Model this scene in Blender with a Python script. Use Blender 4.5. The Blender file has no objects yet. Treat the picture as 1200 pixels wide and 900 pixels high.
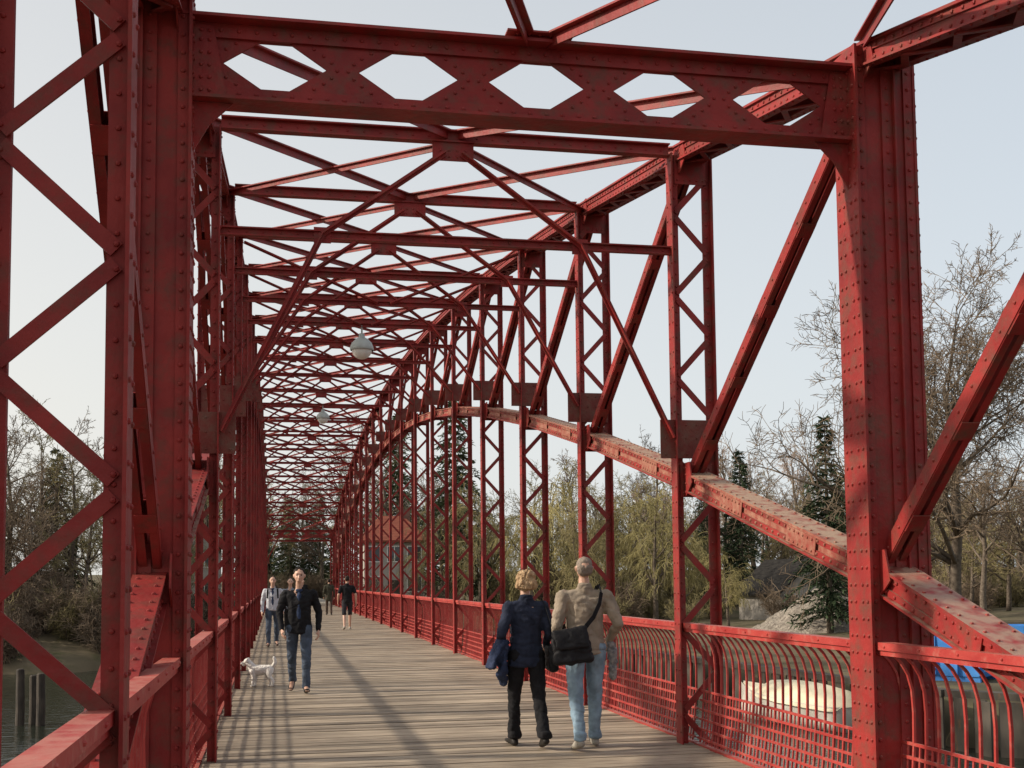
import bpy, bmesh, math, random
from mathutils import Vector, Matrix, noise
random.seed(7)
scene=bpy.context.scene; col=scene.collection
V3=Vector
X_=V3((1,0,0)); Y_=V3((0,1,0)); Z_=V3((0,0,1))
scene.view_settings.view_transform='Standard'
scene.view_settings.look='None'
scene.view_settings.exposure=0

# ------------------------------------------------------------ materials
def mk(name,c1,c2,scale=4,c3=None,s3=20,t3=(.6,.7),rough=.6,bump=0,bscale=30,obj=False,stretch=(1,1,1),
       top=None,topamt=.7,island=0.0,metal=0,detail=6,spec=.5,rand=0.0):
    m=bpy.data.materials.new(name); m.use_nodes=True
    nt=m.node_tree; N=nt.nodes; L=nt.links
    b=N['Principled BSDF']
    b.inputs['Roughness'].default_value=rough; b.inputs['Metallic'].default_value=metal
    b.inputs['Specular IOR Level'].default_value=spec
    if obj:
        tc=N.new('ShaderNodeTexCoord'); src=tc.outputs['Object']
    else:
        g=N.new('ShaderNodeNewGeometry'); src=g.outputs['Position']
    mp=N.new('ShaderNodeMapping'); mp.inputs['Scale'].default_value=stretch
    L.new(src,mp.inputs['Vector'])
    n1=N.new('ShaderNodeTexNoise'); n1.inputs['Scale'].default_value=scale; n1.inputs['Detail'].default_value=detail
    L.new(mp.outputs[0],n1.inputs['Vector'])
    r=N.new('ShaderNodeValToRGB'); r.color_ramp.elements[0].position=.35; r.color_ramp.elements[1].position=.65
    r.color_ramp.elements[0].color=(*c1,1); r.color_ramp.elements[1].color=(*c2,1)
    L.new(n1.outputs['Fac'],r.inputs[0]); out=r.outputs[0]
    if c3:
        n2=N.new('ShaderNodeTexNoise'); n2.inputs['Scale'].default_value=s3; n2.inputs['Detail'].default_value=8
        n2.inputs['Roughness'].default_value=.65
        L.new(mp.outputs[0],n2.inputs['Vector'])
        mr=N.new('ShaderNodeMapRange'); mr.inputs[1].default_value=t3[0]; mr.inputs[2].default_value=t3[1]
        L.new(n2.outputs['Fac'],mr.inputs[0])
        mx=N.new('ShaderNodeMixRGB'); mx.inputs[2].default_value=(*c3,1)
        L.new(mr.outputs[0],mx.inputs[0]); L.new(out,mx.inputs[1]); out=mx.outputs[0]
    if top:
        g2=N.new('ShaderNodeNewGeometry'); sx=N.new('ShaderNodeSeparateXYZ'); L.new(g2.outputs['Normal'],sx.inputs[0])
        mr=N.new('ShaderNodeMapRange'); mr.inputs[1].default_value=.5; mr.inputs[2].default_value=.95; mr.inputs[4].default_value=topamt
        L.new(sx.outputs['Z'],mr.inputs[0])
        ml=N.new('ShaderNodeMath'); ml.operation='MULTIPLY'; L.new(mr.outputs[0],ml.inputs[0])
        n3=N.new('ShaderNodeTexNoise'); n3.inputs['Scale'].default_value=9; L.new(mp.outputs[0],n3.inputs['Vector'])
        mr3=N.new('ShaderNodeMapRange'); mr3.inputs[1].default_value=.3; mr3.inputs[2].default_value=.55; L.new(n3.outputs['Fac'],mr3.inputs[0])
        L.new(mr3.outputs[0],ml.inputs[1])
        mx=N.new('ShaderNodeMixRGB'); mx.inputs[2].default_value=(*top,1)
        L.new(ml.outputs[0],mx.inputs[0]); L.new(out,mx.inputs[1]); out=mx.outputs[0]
    if island or rand:
        if island:
            g3=N.new('ShaderNodeNewGeometry'); rs=g3.outputs['Random Per Island']; amt=island
        else:
            g3=N.new('ShaderNodeObjectInfo'); rs=g3.outputs['Random']; amt=rand
        mr=N.new('ShaderNodeMapRange'); mr.inputs[3].default_value=1-amt; mr.inputs[4].default_value=1+amt
        L.new(rs,mr.inputs[0])
        vm=N.new('ShaderNodeVectorMath'); vm.operation='SCALE'; L.new(out,vm.inputs[0]); L.new(mr.outputs[0],vm.inputs['Scale'])
        out=vm.outputs[0]
    L.new(out,b.inputs['Base Color'])
    if bump:
        n4=N.new('ShaderNodeTexNoise'); n4.inputs['Scale'].default_value=bscale; n4.inputs['Detail'].default_value=6
        L.new(mp.outputs[0],n4.inputs['Vector'])
        bp=N.new('ShaderNodeBump'); bp.inputs['Strength'].default_value=bump; bp.inputs['Distance'].default_value=.02
        L.new(n4.outputs['Fac'],bp.inputs['Height']); L.new(bp.outputs[0],b.inputs['Normal'])
    return m

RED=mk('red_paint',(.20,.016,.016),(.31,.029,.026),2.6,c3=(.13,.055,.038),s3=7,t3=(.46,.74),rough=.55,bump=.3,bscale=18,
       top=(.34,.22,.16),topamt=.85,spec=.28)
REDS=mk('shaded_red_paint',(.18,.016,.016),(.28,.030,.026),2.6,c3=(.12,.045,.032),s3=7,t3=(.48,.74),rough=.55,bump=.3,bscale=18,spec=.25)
REDG=mk('dull_red_paint',(.13,.022,.017),(.19,.035,.026),3,c3=(.13,.07,.05),s3=6,t3=(.42,.68),rough=.6,bump=.25,spec=.3)
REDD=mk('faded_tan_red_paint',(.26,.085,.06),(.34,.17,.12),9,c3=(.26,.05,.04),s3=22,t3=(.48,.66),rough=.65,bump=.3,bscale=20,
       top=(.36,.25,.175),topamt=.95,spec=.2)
REDR=mk('red_rail_paint',(.31,.028,.026),(.41,.055,.046),3,c3=(.38,.14,.11),s3=12,t3=(.52,.76),rough=.52,bump=.15,top=(.46,.22,.17),topamt=.5,spec=.3)
def deckmat():
    m=bpy.data.materials.new('weathered_planks'); m.use_nodes=True
    nt=m.node_tree; N=nt.nodes; L=nt.links; b=N['Principled BSDF']; b.inputs['Roughness'].default_value=.62
    b.inputs['Specular IOR Level'].default_value=.35
    g=N.new('ShaderNodeNewGeometry')
    mp=N.new('ShaderNodeMapping'); mp.inputs['Scale'].default_value=(1.5,28,10); L.new(g.outputs['Position'],mp.inputs[0])
    n=N.new('ShaderNodeTexNoise'); n.inputs['Scale'].default_value=2; n.inputs['Detail'].default_value=8; L.new(mp.outputs[0],n.inputs['Vector'])
    r=N.new('ShaderNodeValToRGB'); r.color_ramp.elements[0].position=.3; r.color_ramp.elements[1].position=.7
    r.color_ramp.elements[0].color=(.20,.155,.11,1); r.color_ramp.elements[1].color=(.52,.43,.32,1); L.new(n.outputs['Fac'],r.inputs[0])
    mr=N.new('ShaderNodeMapRange'); mr.inputs[3].default_value=.55; mr.inputs[4].default_value=1.2; L.new(g.outputs['Random Per Island'],mr.inputs[0])
    vm=N.new('ShaderNodeVectorMath'); vm.operation='SCALE'; L.new(r.outputs[0],vm.inputs[0]); L.new(mr.outputs[0],vm.inputs['Scale'])
    n2=N.new('ShaderNodeTexNoise'); n2.inputs['Scale'].default_value=.9; n2.inputs['Detail'].default_value=7; L.new(g.outputs['Position'],n2.inputs['Vector'])
    mr2=N.new('ShaderNodeMapRange'); mr2.inputs[1].default_value=.3; mr2.inputs[2].default_value=.7; mr2.inputs[3].default_value=.65; mr2.inputs[4].default_value=1.18
    L.new(n2.outputs['Fac'],mr2.inputs[0])
    vm2=N.new('ShaderNodeVectorMath'); vm2.operation='SCALE'; L.new(vm.outputs[0],vm2.inputs[0]); L.new(mr2.outputs[0],vm2.inputs['Scale'])
    L.new(vm2.outputs[0],b.inputs['Base Color'])
    bp=N.new('ShaderNodeBump'); bp.inputs['Strength'].default_value=.6; bp.inputs['Distance'].default_value=.01
    L.new(n.outputs['Fac'],bp.inputs['Height']); L.new(bp.outputs[0],b.inputs['Normal'])
    return m
DECK=deckmat()
BARK=mk('bark',(.09,.07,.055),(.17,.14,.11),6,rough=.9,obj=True,rand=.25,spec=.1)
TWIG=mk('twigs',(.125,.095,.068),(.205,.155,.11),2,rough=.9,obj=True,rand=.3,spec=.1)
TWIGY=mk('willow_twigs',(.28,.24,.10),(.38,.33,.16),2,rough=.9,obj=True,rand=.2,spec=.1)
TWIGG=mk('budding_twigs',(.18,.155,.075),(.26,.22,.115),2,rough=.9,obj=True,rand=.25,spec=.1)
BIRCH=mk('birch_twigs',(.26,.20,.165),(.36,.29,.24),2,rough=.9,obj=True,rand=.2,spec=.1)
NEEDLE=mk('needles',(.022,.04,.02),(.05,.07,.035),1.2,rough=.8,obj=True,island=.45,spec=.15)
NEEDLEB=mk('needles_olive',(.045,.06,.028),(.085,.10,.05),1.2,rough=.8,obj=True,island=.45,spec=.15)
GROUND=mk('earth_and_grass',(.09,.078,.05),(.16,.13,.085),.25,c3=(.08,.08,.04),s3=.6,t3=(.5,.66),rough=.95,bump=.4,bscale=3,spec=.1)
GRAVEL=mk('gravel',(.20,.18,.15),(.32,.285,.24),3,c3=(.12,.10,.085),s3=8,t3=(.46,.62),rough=.95,bump=1,bscale=12,spec=.1)
PATHM=mk('path_paving',(.22,.20,.17),(.3,.27,.23),2,rough=.9,bump=.2)
STONE=mk('stone',(.2,.18,.15),(.32,.29,.25),3,rough=.9,bump=.3,bscale=10)
PSTONE=mk('pale_stone',(.38,.36,.32),(.5,.475,.43),3,rough=.9,bump=.3,bscale=10)
QUAY=mk('quay_steel',(.05,.045,.038),(.11,.095,.08),2,c3=(.16,.09,.05),s3=3,rough=.85,stretch=(1,1,.3),spec=.2)
PLASTER=mk('plaster',(.30,.28,.25),(.40,.37,.33),1.5,rough=.9)
ROOFR=mk('red_tiles',(.17,.05,.033),(.25,.08,.05),2,rough=.85,stretch=(1,1,6),bump=.5,spec=.2)
ROOFD=mk('dark_tiles',(.014,.013,.013),(.030,.028,.026),2,rough=.9,stretch=(1,1,6),bump=.5,spec=.1)
ROOFB=mk('brown_tiles',(.06,.038,.028),(.10,.06,.045),2,rough=.85,stretch=(1,1,6),bump=.5,spec=.2)
BRICK=mk('brick',(.13,.065,.05),(.19,.10,.075),5,rough=.9)
GLASS=mk('window_glass',(.02,.025,.03),(.05,.06,.07),.8,rough=.08)
WHITEP=mk('white_paint',(.6,.6,.57),(.75,.75,.72),3,rough=.5)
WOODP=mk('wet_timber',(.028,.022,.017),(.07,.055,.042),6,rough=.85,stretch=(1,1,.3),bump=.4)
BLUE=mk('blue_paint',(.03,.17,.50),(.06,.25,.60),2,c3=(.12,.10,.09),s3=5,t3=(.64,.72),rough=.5)
TARP=mk('cream_tarpaulin',(.60,.54,.38),(.72,.66,.48),2,rough=.7,bump=.5,bscale=4)
HULL=mk('boat_hull_paint',(.6,.57,.50),(.72,.69,.62),2,rough=.4)
LAMPG=mk('opal_glass',(.72,.72,.68),(.80,.80,.76),4,rough=.25,obj=True)
LAMPM=mk('pale_grey_metal',(.34,.37,.35),(.44,.47,.45),4,rough=.5,obj=True)

WAT=bpy.data.materials.new('water'); WAT.use_nodes=True
nt=WAT.node_tree; b=nt.nodes['Principled BSDF']; b.inputs['Base Color'].default_value=(.020,.024,.017,1); b.inputs['Roughness'].default_value=.08
b.inputs['Specular IOR Level'].default_value=.28
g=nt.nodes.new('ShaderNodeNewGeometry'); mp=nt.nodes.new('ShaderNodeMapping'); mp.inputs['Scale'].default_value=(.7,1.6,1)
nt.links.new(g.outputs['Position'],mp.inputs[0])
n=nt.nodes.new('ShaderNodeTexNoise'); n.inputs['Scale'].default_value=1.6; n.inputs['Detail'].default_value=5; nt.links.new(mp.outputs[0],n.inputs['Vector'])
bp=nt.nodes.new('ShaderNodeBump'); bp.inputs['Strength'].default_value=.6; bp.inputs['Distance'].default_value=.12
nt.links.new(n.outputs['Fac'],bp.inputs['Height']); nt.links.new(bp.outputs[0],b.inputs['Normal'])

# ------------------------------------------------------------ mesh builder
class MB:
    def __init__(s): s.v=[]; s.f=[]; s.second=set()
    def box(s,a,b,w,h,up=Z_,alt=False):
        a=V3(a); b=V3(b); d=(b-a).normalized(); sd=d.cross(up)
        if sd.length<1e-3: sd=d.cross(X_)
        sd.normalize(); u=sd.cross(d); k=len(s.v)
        if alt: s.second.update(range(len(s.f),len(s.f)+6))
        for p in (a,b):
            for (i,j) in ((-1,-1),(1,-1),(1,1),(-1,1)):
                s.v.append(p+sd*(i*w/2)+u*(j*h/2))
        s.f+=[(k+3,k+2,k+1,k),(k+4,k+5,k+6,k+7),(k,k+1,k+5,k+4),(k+1,k+2,k+6,k+5),(k+2,k+3,k+7,k+6),(k+3,k,k+4,k+7)]
    def bx(s,x0,x1,y0,y1,z0,z1):
        x0,x1=sorted((x0,x1)); y0,y1=sorted((y0,y1)); z0,z1=sorted((z0,z1))
        k=len(s.v)
        for z in (z0,z1):
            s.v+=[V3((x0,y0,z)),V3((x1,y0,z)),V3((x1,y1,z)),V3((x0,y1,z))]
        s.f+=[(k+3,k+2,k+1,k),(k+4,k+5,k+6,k+7),(k,k+1,k+5,k+4),(k+1,k+2,k+6,k+5),(k+2,k+3,k+7,k+6),(k+3,k,k+4,k+7)]
    def rivet(s,p,n,r=.016):
        n=V3(n).normalized(); t=n.orthogonal().normalized(); q=n.cross(t); k=len(s.v); p=V3(p)
        for (rr,h) in ((r,-.002),(r*.75,r*.55)):
            for a in range(6):
                c=math.cos(a*math.pi/3); e=math.sin(a*math.pi/3)
                s.v.append(p+t*(c*rr)+q*(e*rr)+n*h)
        s.v.append(p+n*(r*.8))
        for a in range(6):
            b2=(a+1)%6
            s.f.append((k+a,k+b2,k+6+b2,k+6+a)); s.f.append((k+6+a,k+6+b2,k+12))
    def row(s,a,b,n,sp=.13,r=.016):
        a=V3(a); b=V3(b); L=(b-a).length; c=max(1,int(L/sp))
        for i in range(c+1): s.rivet(a.lerp(b,(i+.5)/(c+1)),n,r)
    def poly(s,pts,n,t):
        n=V3(n).normalized(); k=len(s.v); m=len(pts)
        s.v+=[V3(p)+n*(t/2) for p in pts]+[V3(p)-n*(t/2) for p in pts]
        s.f.append(tuple(range(k,k+m))); s.f.append(tuple(range(k+2*m-1,k+m-1,-1)))
        for i in range(m):
            j=(i+1)%m; s.f.append((k+i,k+m+i,k+m+j,k+j))
    def tube(s,pts,rads,sides):
        k0=len(s.v); n=len(pts)
        for i,p in enumerate(pts):
            d=(pts[min(i+1,n-1)]-pts[max(i-1,0)])
            if d.length<1e-6: d=Z_.copy()
            d.normalize(); t=d.cross(V3((.3,.9,.1)))
            if t.length<1e-3: t=d.orthogonal()
            t.normalize(); q=d.cross(t)
            for a in range(sides):
                an=a*2*math.pi/sides; s.v.append(p+t*(math.cos(an)*rads[i])+q*(math.sin(an)*rads[i]))
        for i in range(n-1):
            for a in range(sides):
                b2=(a+1)%sides; k=k0+i*sides
                s.f.append((k+a,k+b2,k+sides+b2,k+sides+a))
        if sides>3:
            s.f.append(tuple(range(k0+sides-1,k0-1,-1))); s.f.append(tuple(range(k0+(n-1)*sides,k0+n*sides)))
    def mesh(s,name,mat,smooth=False,fix=False,mat2=None):
        me=bpy.data.meshes.new(name); me.from_pydata([tuple(p) for p in s.v],[],s.f)
        if fix:
            bm=bmesh.new(); bm.from_mesh(me); bmesh.ops.recalc_face_normals(bm,faces=bm.faces); bm.to_mesh(me); bm.free()
        me.materials.append(mat)
        if mat2:
            me.materials.append(mat2)
            for i in s.second: me.polygons[i].material_index=1
        if smooth: me.polygons.foreach_set('use_smooth',[True]*len(me.polygons))
        me.update(); return me
    def obj(s,name,mat,parent=None,smooth=False,fix=False,mat2=None):
        o=bpy.data.objects.new(name,s.mesh(name,mat,smooth,fix,mat2)); col.objects.link(o)
        if parent: o.parent=parent
        return o
def empty(name,loc=(0,0,0),label=None,cat=None,group=None,rot=0,scale=1):
    o=bpy.data.objects.new(name,None); o.empty_display_size=.3; o.location=loc; o.rotation_euler=(0,0,rot); o.scale=(scale,)*3
    col.objects.link(o); tag(o,label,cat,group); return o
def tag(o,label=None,cat=None,group=None,kind=None):
    if label: o['label']=label
    if cat: o['category']=cat
    if group: o['group']=group
    if kind: o['kind']=kind
    return o

# ------------------------------------------------------------ bridge
XI={1:3.85,-1:-.505}; CX=1.67
CW=.43
def YC(i):
    if i==0: return 4.38
    if i==-1: return .7
    return 7.44+(i-1)*3.73
def HT(i): return 8.66-.0347*(i-11)**2
def HL(i): return 6.6-.05*(i-11)**2
def XC(s): return XI[s]+s*CW/2
bridge=empty('truss_bridge',(0,0,0),'red riveted steel truss footbridge with wooden plank deck','bridge')
def lattice_column(i,s):
    cw=.495 if i==0 else CW
    m=MB(); xi=XI[s]; xo=xi+s*cw; y=YC(i); z0=-.55; z1=HT(i)-.02; near=i<=5
    for (x,ss) in ((xi,s),(xo,-s)):
        m.bx(x,x+ss*.014,y-.085,y+.085,z0,z1)
        m.bx(x+ss*.015,x+ss*.085,y-.016,y+.016,z0,z1)
        if near:
            m.row((x+ss*.05,y-.016,z0),(x+ss*.05,y-.016,z1),(0,-1,0),.13,.014 if i else .012)
            nx=-ss
            for yy in (-.05,.05): m.row((x,y+yy,z0),(x,y+yy,z1),(nx,0,0),.15,.013)
    z=z0+.05; k=0; a=xi+s*.05; bq=xo-s*.05
    while z<z1-.35:
        x0,x1=(a,bq) if k%2==0 else (bq,a)
        m.box((x0,y-.024,z),(x1,y-.024,z+.36),.06,.012,Y_)
        if near:
            m.rivet((x0,y-.030,z+.02),(0,-1,0),.013); m.rivet((x1,y-.030,z+.34),(0,-1,0),.013)
        z+=.41; k+=1
    m.bx(a,bq,y-.034,y-.0185,z1-.30,z1-.01)
    m.bx(a,bq,y-.034,y-.0185,HL(i)-.16,HL(i)+.16)
    if near:
        for zz in (z1-.26,z1-.05,HL(i)-.12,HL(i)+.12): m.row((a,y-.034,zz),(bq,y-.034,zz),(0,-1,0),.08,.013)
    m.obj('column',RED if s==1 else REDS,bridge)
    if 2<=i<=20:
        g=MB(); zc=HL(i)+.42; x0=xi-s*.15; x1=xi+s*.38
        g.bx(x0,x1,y-.052,y-.038,zc-.20,zc+.18)
        if near:
            for zz in (zc-.16,zc,zc+.13): g.row((x0,y-.052,zz),(x1,y-.052,zz),(0,-1,0),.12,.012)
        g.obj('gusset_plate',REDG,bridge)
def portal_column(i,s):
    m=MB(); xi=XI[s]; xo=xi+s*.46; y=YC(i); z0=-.55; z1=HT(i)+.03; near=i<5
    xm=xi+s*.29; yf=y-.10
    m.bx(xi+s*.019,xm-s*.001,yf-.006,yf+.006,z0,z1)
    m.bx(xm+s*.015,xo-s*.019,y-.106,y-.094,z0,z1)
    m.bx(xi,xi+s*.018,y-.16,y+.16,z0,z1)
    m.bx(xo-s*.018,xo,y-.13,y+.16,z0,z1)
    for (x,ss) in ((xi,s),(xo,-s)):
        m.bx(x+ss*.0185,x+ss*.085,yf-.022,yf-.0065,z0,z1)
        if near:
            m.row((x+ss*.055,yf-.022,z0),(x+ss*.055,yf-.022,z1),(0,-1,0),.115,.016)
            for yy in (-.115,-.05,.05,.115): m.row((x,y+yy,z0),(x,y+yy,z1),(-ss,0,0),.115,.015)
    m.bx(xm,xm+s*.014,y-.15,y+.15,z0,z1-.05)
    m.bx(xm-s*.08,xm-s*.0005,yf-.022,yf-.0065,z0,z1-.05)
    if near:
        m.row((xm-s*.04,yf-.022,z0),(xm-s*.04,yf-.022,z1),(0,-1,0),.115,.014)
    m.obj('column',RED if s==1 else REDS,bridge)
def chord(name,a,b,W,H,rv,mat,lace=True,mat2=None,splice=False):
    m=MB(); a=V3(a); b=V3(b); d=(b-a).normalized(); u=X_.cross(d)
    for k in (-1,1):
        o=X_*(k*W/2); m.box(a+o,b+o,.018,H,u)
        m.box(a+u*(-H/2-.009)+X_*(k*(W/2+.012)),b+u*(-H/2-.009)+X_*(k*(W/2+.012)),.085,.016,u,alt=True)
        e0=H/2-.024
        for sg in (1,-1):
            m.box(a+u*e0*sg+X_*(k*(W/2+.017)),b+u*e0*sg+X_*(k*(W/2+.017)),.014,.046,u,alt=True)
        if splice:
            for f in (.30,.68):
                p=a.lerp(b,f); m.box(p-d*.26+X_*(k*(W/2+.029)),p+d*.26+X_*(k*(W/2+.029)),.008,H-.01,u)
                if rv:
                    for e in (-.3,.3): m.row(p-d*.24+X_*(k*(W/2+.033))+u*(H*e),p+d*.24+X_*(k*(W/2+.033))+u*(H*e),X_*k,.085,.014)
        if rv:
            for e in (e0,-e0):
                m.row(a+X_*(k*(W/2+.024))+u*e,b+X_*(k*(W/2+.024))+u*e,X_*k,.12,.016)
            m.row(a+X_*(k*(W/2+.03))+u*(-H/2-.017),b+X_*(k*(W/2+.03))+u*(-H/2-.017),-u,.12,.013)
            m.row(a+X_*(k*(W/2+.012))+u*(H/2+.023),b+X_*(k*(W/2+.012))+u*(H/2+.023),u,.14,.014)
    m.box(a+u*(H/2+.012),b+u*(H/2+.012),W+.10,.02,u)
    if lace:
        L=(b-a).length; n=int(L/.3); lo=u*(-H/2-.026)
        for q in range(n):
            k=1 if q%2 else -1
            m.box(a+d*(L*q/n)+X_*(k*W*.45)+lo,a+d*(L*(q+1)/n)-X_*(k*W*.45)+lo,.05,.012,u,alt=True)
    m.obj(name,mat,bridge,mat2=mat2)
def diagonal(a,b,rv,mat):
    m=MB(); a=V3(a); b=V3(b); d=(b-a).normalized(); u=X_.cross(d).normalized()
    for k in (-1,1):
        o=X_*(k*.06); m.box(a+o,b+o,.014,.105,u)
        for e in (-1,1):
            m.box(a+o+u*(e*.053)+X_*(-k*.022),b+o+u*(e*.053)+X_*(-k*.022),.045,.012,u)
        if rv: m.row(a+o+X_*(k*.007),b+o+X_*(k*.007),X_*k,.2,.013)
    n=5
    for q in range(n):
        p=a.lerp(b,(q+.5)/n)
        for e in (-1,1): m.box(p-d*.07+u*(e*.0635),p+d*.07+u*(e*.0635),.12,.007,u)
    m.obj('diagonal',mat,bridge)
def brace(name,a,b,w,h,rv=False,up=None):
    m=MB(); a=V3(a); b=V3(b); d=(b-a).normalized(); up=up or Z_
    sd=d.cross(up).normalized(); u=sd.cross(d)
    m.box(a,b,w,.013,up); m.box(a-u*(h/2+.007),b-u*(h/2+.007),.013,h,up)
    if rv: m.row(a-u*.0065+sd*w*.28,b-u*.0065+sd*w*.28,-u,.3,.012)
    return m.obj(name,RED,bridge)
def angle_strut(i,z,w,h,near):
    m=MB(); y=YC(i); x0=XI[-1]; x1=XI[1]
    m.bx(x0,x1,y-w/2,y+w/2,z+h/2,z+h/2+.013)
    m.bx(x0,x1,y-.012,y+.012,z-h/2,z+h/2-.0005)
    m.bx(x0,x1,y-w/2+.02,y+w/2-.02,z-h/2-.013,z-h/2-.0005)
    if near: m.row((x0,y-.012,z),(x1,y-.012,z),(0,-1,0),.16,.013)
    m.obj('cross_strut',RED,bridge)
def ZB(i): return 5.15 if i in (1,21) else HT(i)+.085

for s in (1,-1):
    for i in range(0,23):
        if i in (1,21): portal_column(i,s)
        else: lattice_column(i,s)
    for i in range(-1,22):
        a=(XC(s),YC(i),HL(i)); b2=(XC(s),YC(i+1),HL(i+1))
        if i in(-1,): a=(XC(s),YC(i),HL(0)-1.0)
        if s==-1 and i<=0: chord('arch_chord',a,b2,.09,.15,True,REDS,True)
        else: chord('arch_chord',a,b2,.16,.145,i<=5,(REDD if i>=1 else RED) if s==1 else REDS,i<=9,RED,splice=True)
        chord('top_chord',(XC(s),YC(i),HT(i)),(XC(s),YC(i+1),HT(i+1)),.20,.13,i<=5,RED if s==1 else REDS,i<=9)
    for i in range(-1,22):
        if s==-1 and i==-1: continue
        if i<11: a=(XC(s),YC(i)+.05,HT(i)-.12); b2=(XC(s),YC(i+1)-.06,HL(i+1)+.12)
        else: a=(XC(s),YC(i)+.06,HL(i)+.12); b2=(XC(s),YC(i+1)-.05,HT(i+1)-.12)
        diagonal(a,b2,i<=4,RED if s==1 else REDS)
    for i in range(0,22):
        for (zc,hh) in ((HL(i)+.02,.17),(HT(i)-.06,.16)):
            m=MB(); y=YC(i); x=XC(s)-s*.125
            pts=[(x,y-.26,zc-hh*.3),(x,y-.10,zc-hh),(x,y+.10,zc-hh),(x,y+.26,zc-hh*.3),(x,y+.20,zc+hh*.9),(x,y-.20,zc+hh*.9)]
            m.poly(pts,X_,.012)
            if i<=4:
                for e in (-.8,-.3,.2,.6): m.row((x-s*.006,y-.15,zc+hh*e),(x-s*.006,y+.15,zc+hh*e),(-s,0,0),.1,.013)
            m.obj('node_plate',RED if s==1 else REDS,bridge,fix=True)

def portal_girder(i):
    m=MB(); y=YC(i); x0=XI[-1]+.0; x1=XI[1]; zb=4.585; zt=5.07; near=i<5
    m.bx(x0-.1,x1+.1,y-.13,y+.13,zt,zt+.02)
    m.bx(x0,x1,y-.11,y+.11,zb-.02,zb)
    for (a,b2) in ((zt-.09,zt-.0005),(zb+.0005,zb+.08)):
        m.bx(x0,x1,y-.03,y-.0085,a,b2); m.bx(x0,x1,y+.0085,y+.03,a,b2)
        if near: m.row((x0,y-.03,(a+b2)/2),(x1,y-.03,(a+b2)/2),(0,-1,0),.11,.015)
    zc=(zb+zt)/2; hh=.24; P=.84; n=0
    c0=CX-2*P
    def wp(pts): m.poly([(x,y,z) for x,z in pts],Y_,.014)
    wp([(x0,zc-hh),(c0-P/2,zc-hh),(c0-P/2,zc+hh),(x0,zc+hh)])
    wp([(c0+4.5*P,zc-hh),(x1,zc-hh),(x1,zc+hh),(c0+4.5*P,zc+hh)])
    for k in range(5):
        c=c0+k*P
        A=.32; B=.085; D=.155; q=P/2
        wp([(c-q,zc+hh),(c-q,zc),(c-A,zc),(c-B,zc+D)])
        wp([(c-q,zc+hh),(c-B,zc+D),(c+B,zc+D),(c+q,zc+hh)])
        wp([(c+q,zc+hh),(c+B,zc+D),(c+A,zc),(c+q,zc)])
        wp([(c-q,zc-hh),(c-B,zc-D),(c-A,zc),(c-q,zc)])
        wp([(c-q,zc-hh),(c+q,zc-hh),(c+B,zc-D),(c-B,zc-D)])
        wp([(c+q,zc-hh),(c+q,zc),(c+A,zc),(c+B,zc-D)])
        if near:
            for sx in (-1,1):
                for (dx,dz) in ((.35,.05),(.30,.09),(.24,.13),(.35,-.05),(.30,-.09),(.24,-.13),(.385,0)):
                    m.rivet((c+sx*dx,y-.007,zc+dz),(0,-1,0),.013)
    for s in (1,-1):
        xi=XI[s]
        m.poly([(xi,y-.02,zb-.024),(xi-s*.24,y-.02,zb-.024),(xi-s*.10,y-.02,zb-.16),(xi,y-.02,zb-.34)],Y_,.014)
        m.poly([(xi,y-.036,zb+.02),(xi-s*.20,y-.036,zb+.02),(xi-s*.12,y-.036,zt-.02),(xi,y-.036,zt-.02)],Y_,.010)
        if near:
            for dz in (.05,.13,.21,.29,.37,.43): m.row((xi-s*.02,y-.041,zb+dz),(xi-s*.12,y-.041,zb+dz),(0,-1,0),.09,.014)
    m.obj('portal_girder',RED,bridge,fix=True)
    m=MB(); m.bx(CX-.22,CX+.22,y-.16,y+.12,zt+.045,zt+.057); m.bx(CX-.10,CX+.10,y-.10,y+.08,zt+.021,zt+.044)
    if near: m.row((CX-.18,y-.12,zt+.045),(CX+.18,y-.12,zt+.045),(0,0,-1),.09,.013)
    m.obj('gusset_plate',RED,bridge)
for i in (1,21): portal_girder(i)
for i in range(0,23):
    near=i<=5
    if i not in (1,21): angle_strut(i,HT(i)+.02,.14,.09,near)
    if 2<=i<=20:
        y=YC(i); zl=HT(i)-1.0
        angle_strut(i,zl,.10,.05,near)
        m=MB(); m.bx(CX-.20,CX+.20,y-.028,y-.014,HT(i)-.22,HT(i)-.03)
        if near:
            for zz in (.18,.12): m.row((CX-.16,y-.028,HT(i)-zz),(CX+.16,y-.028,HT(i)-zz),(0,-1,0),.1,.013)
        m.obj('gusset_plate',RED,bridge)
        for s in (1,-1):
            xp=XI[s]-s*.93; m=MB(); m.bx(xp-.08,xp+.08,y-.028,y-.014,zl-.08,zl+.07); m.obj('gusset_plate',RED,bridge)
            brace('sway_brace',(CX+s*.08,y-.045,HT(i)-.15),(xp,y-.045,zl),.06,.05,up=Y_)
            brace('sway_brace',(xp,y-.047,zl),(XI[s]-s*.02,y-.047,HL(i)+.42),.06,.05,up=Y_)
            if i>=4: brace('knee_brace',(CX+s*.1,y-.062,zl),(XI[s]-s*.02,y-.062,HT(i)-.12),.05,.04,up=Y_)
    if i>=1:
        for s in (1,-1):
            if i==1:
                brace('lateral_brace',(CX+s*.05,YC(1),ZB(1)),(XC(s)-s*.1,YC(-1),HT(-1)+.30),.10,.07,True)
            else:
                brace('lateral_brace',(CX+s*.05,YC(i),ZB(i)),(XC(s)-s*.1,YC(i-1)+.05,ZB(i-1)),.10,.07,near)
            if i>=3: brace('cross_brace',(CX+s*.05,YC(i-1)+.06,ZB(i-1)-.10),(XC(s)-s*.14,YC(i)-.05,ZB(i)-.10),.07,.05,near)
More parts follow.
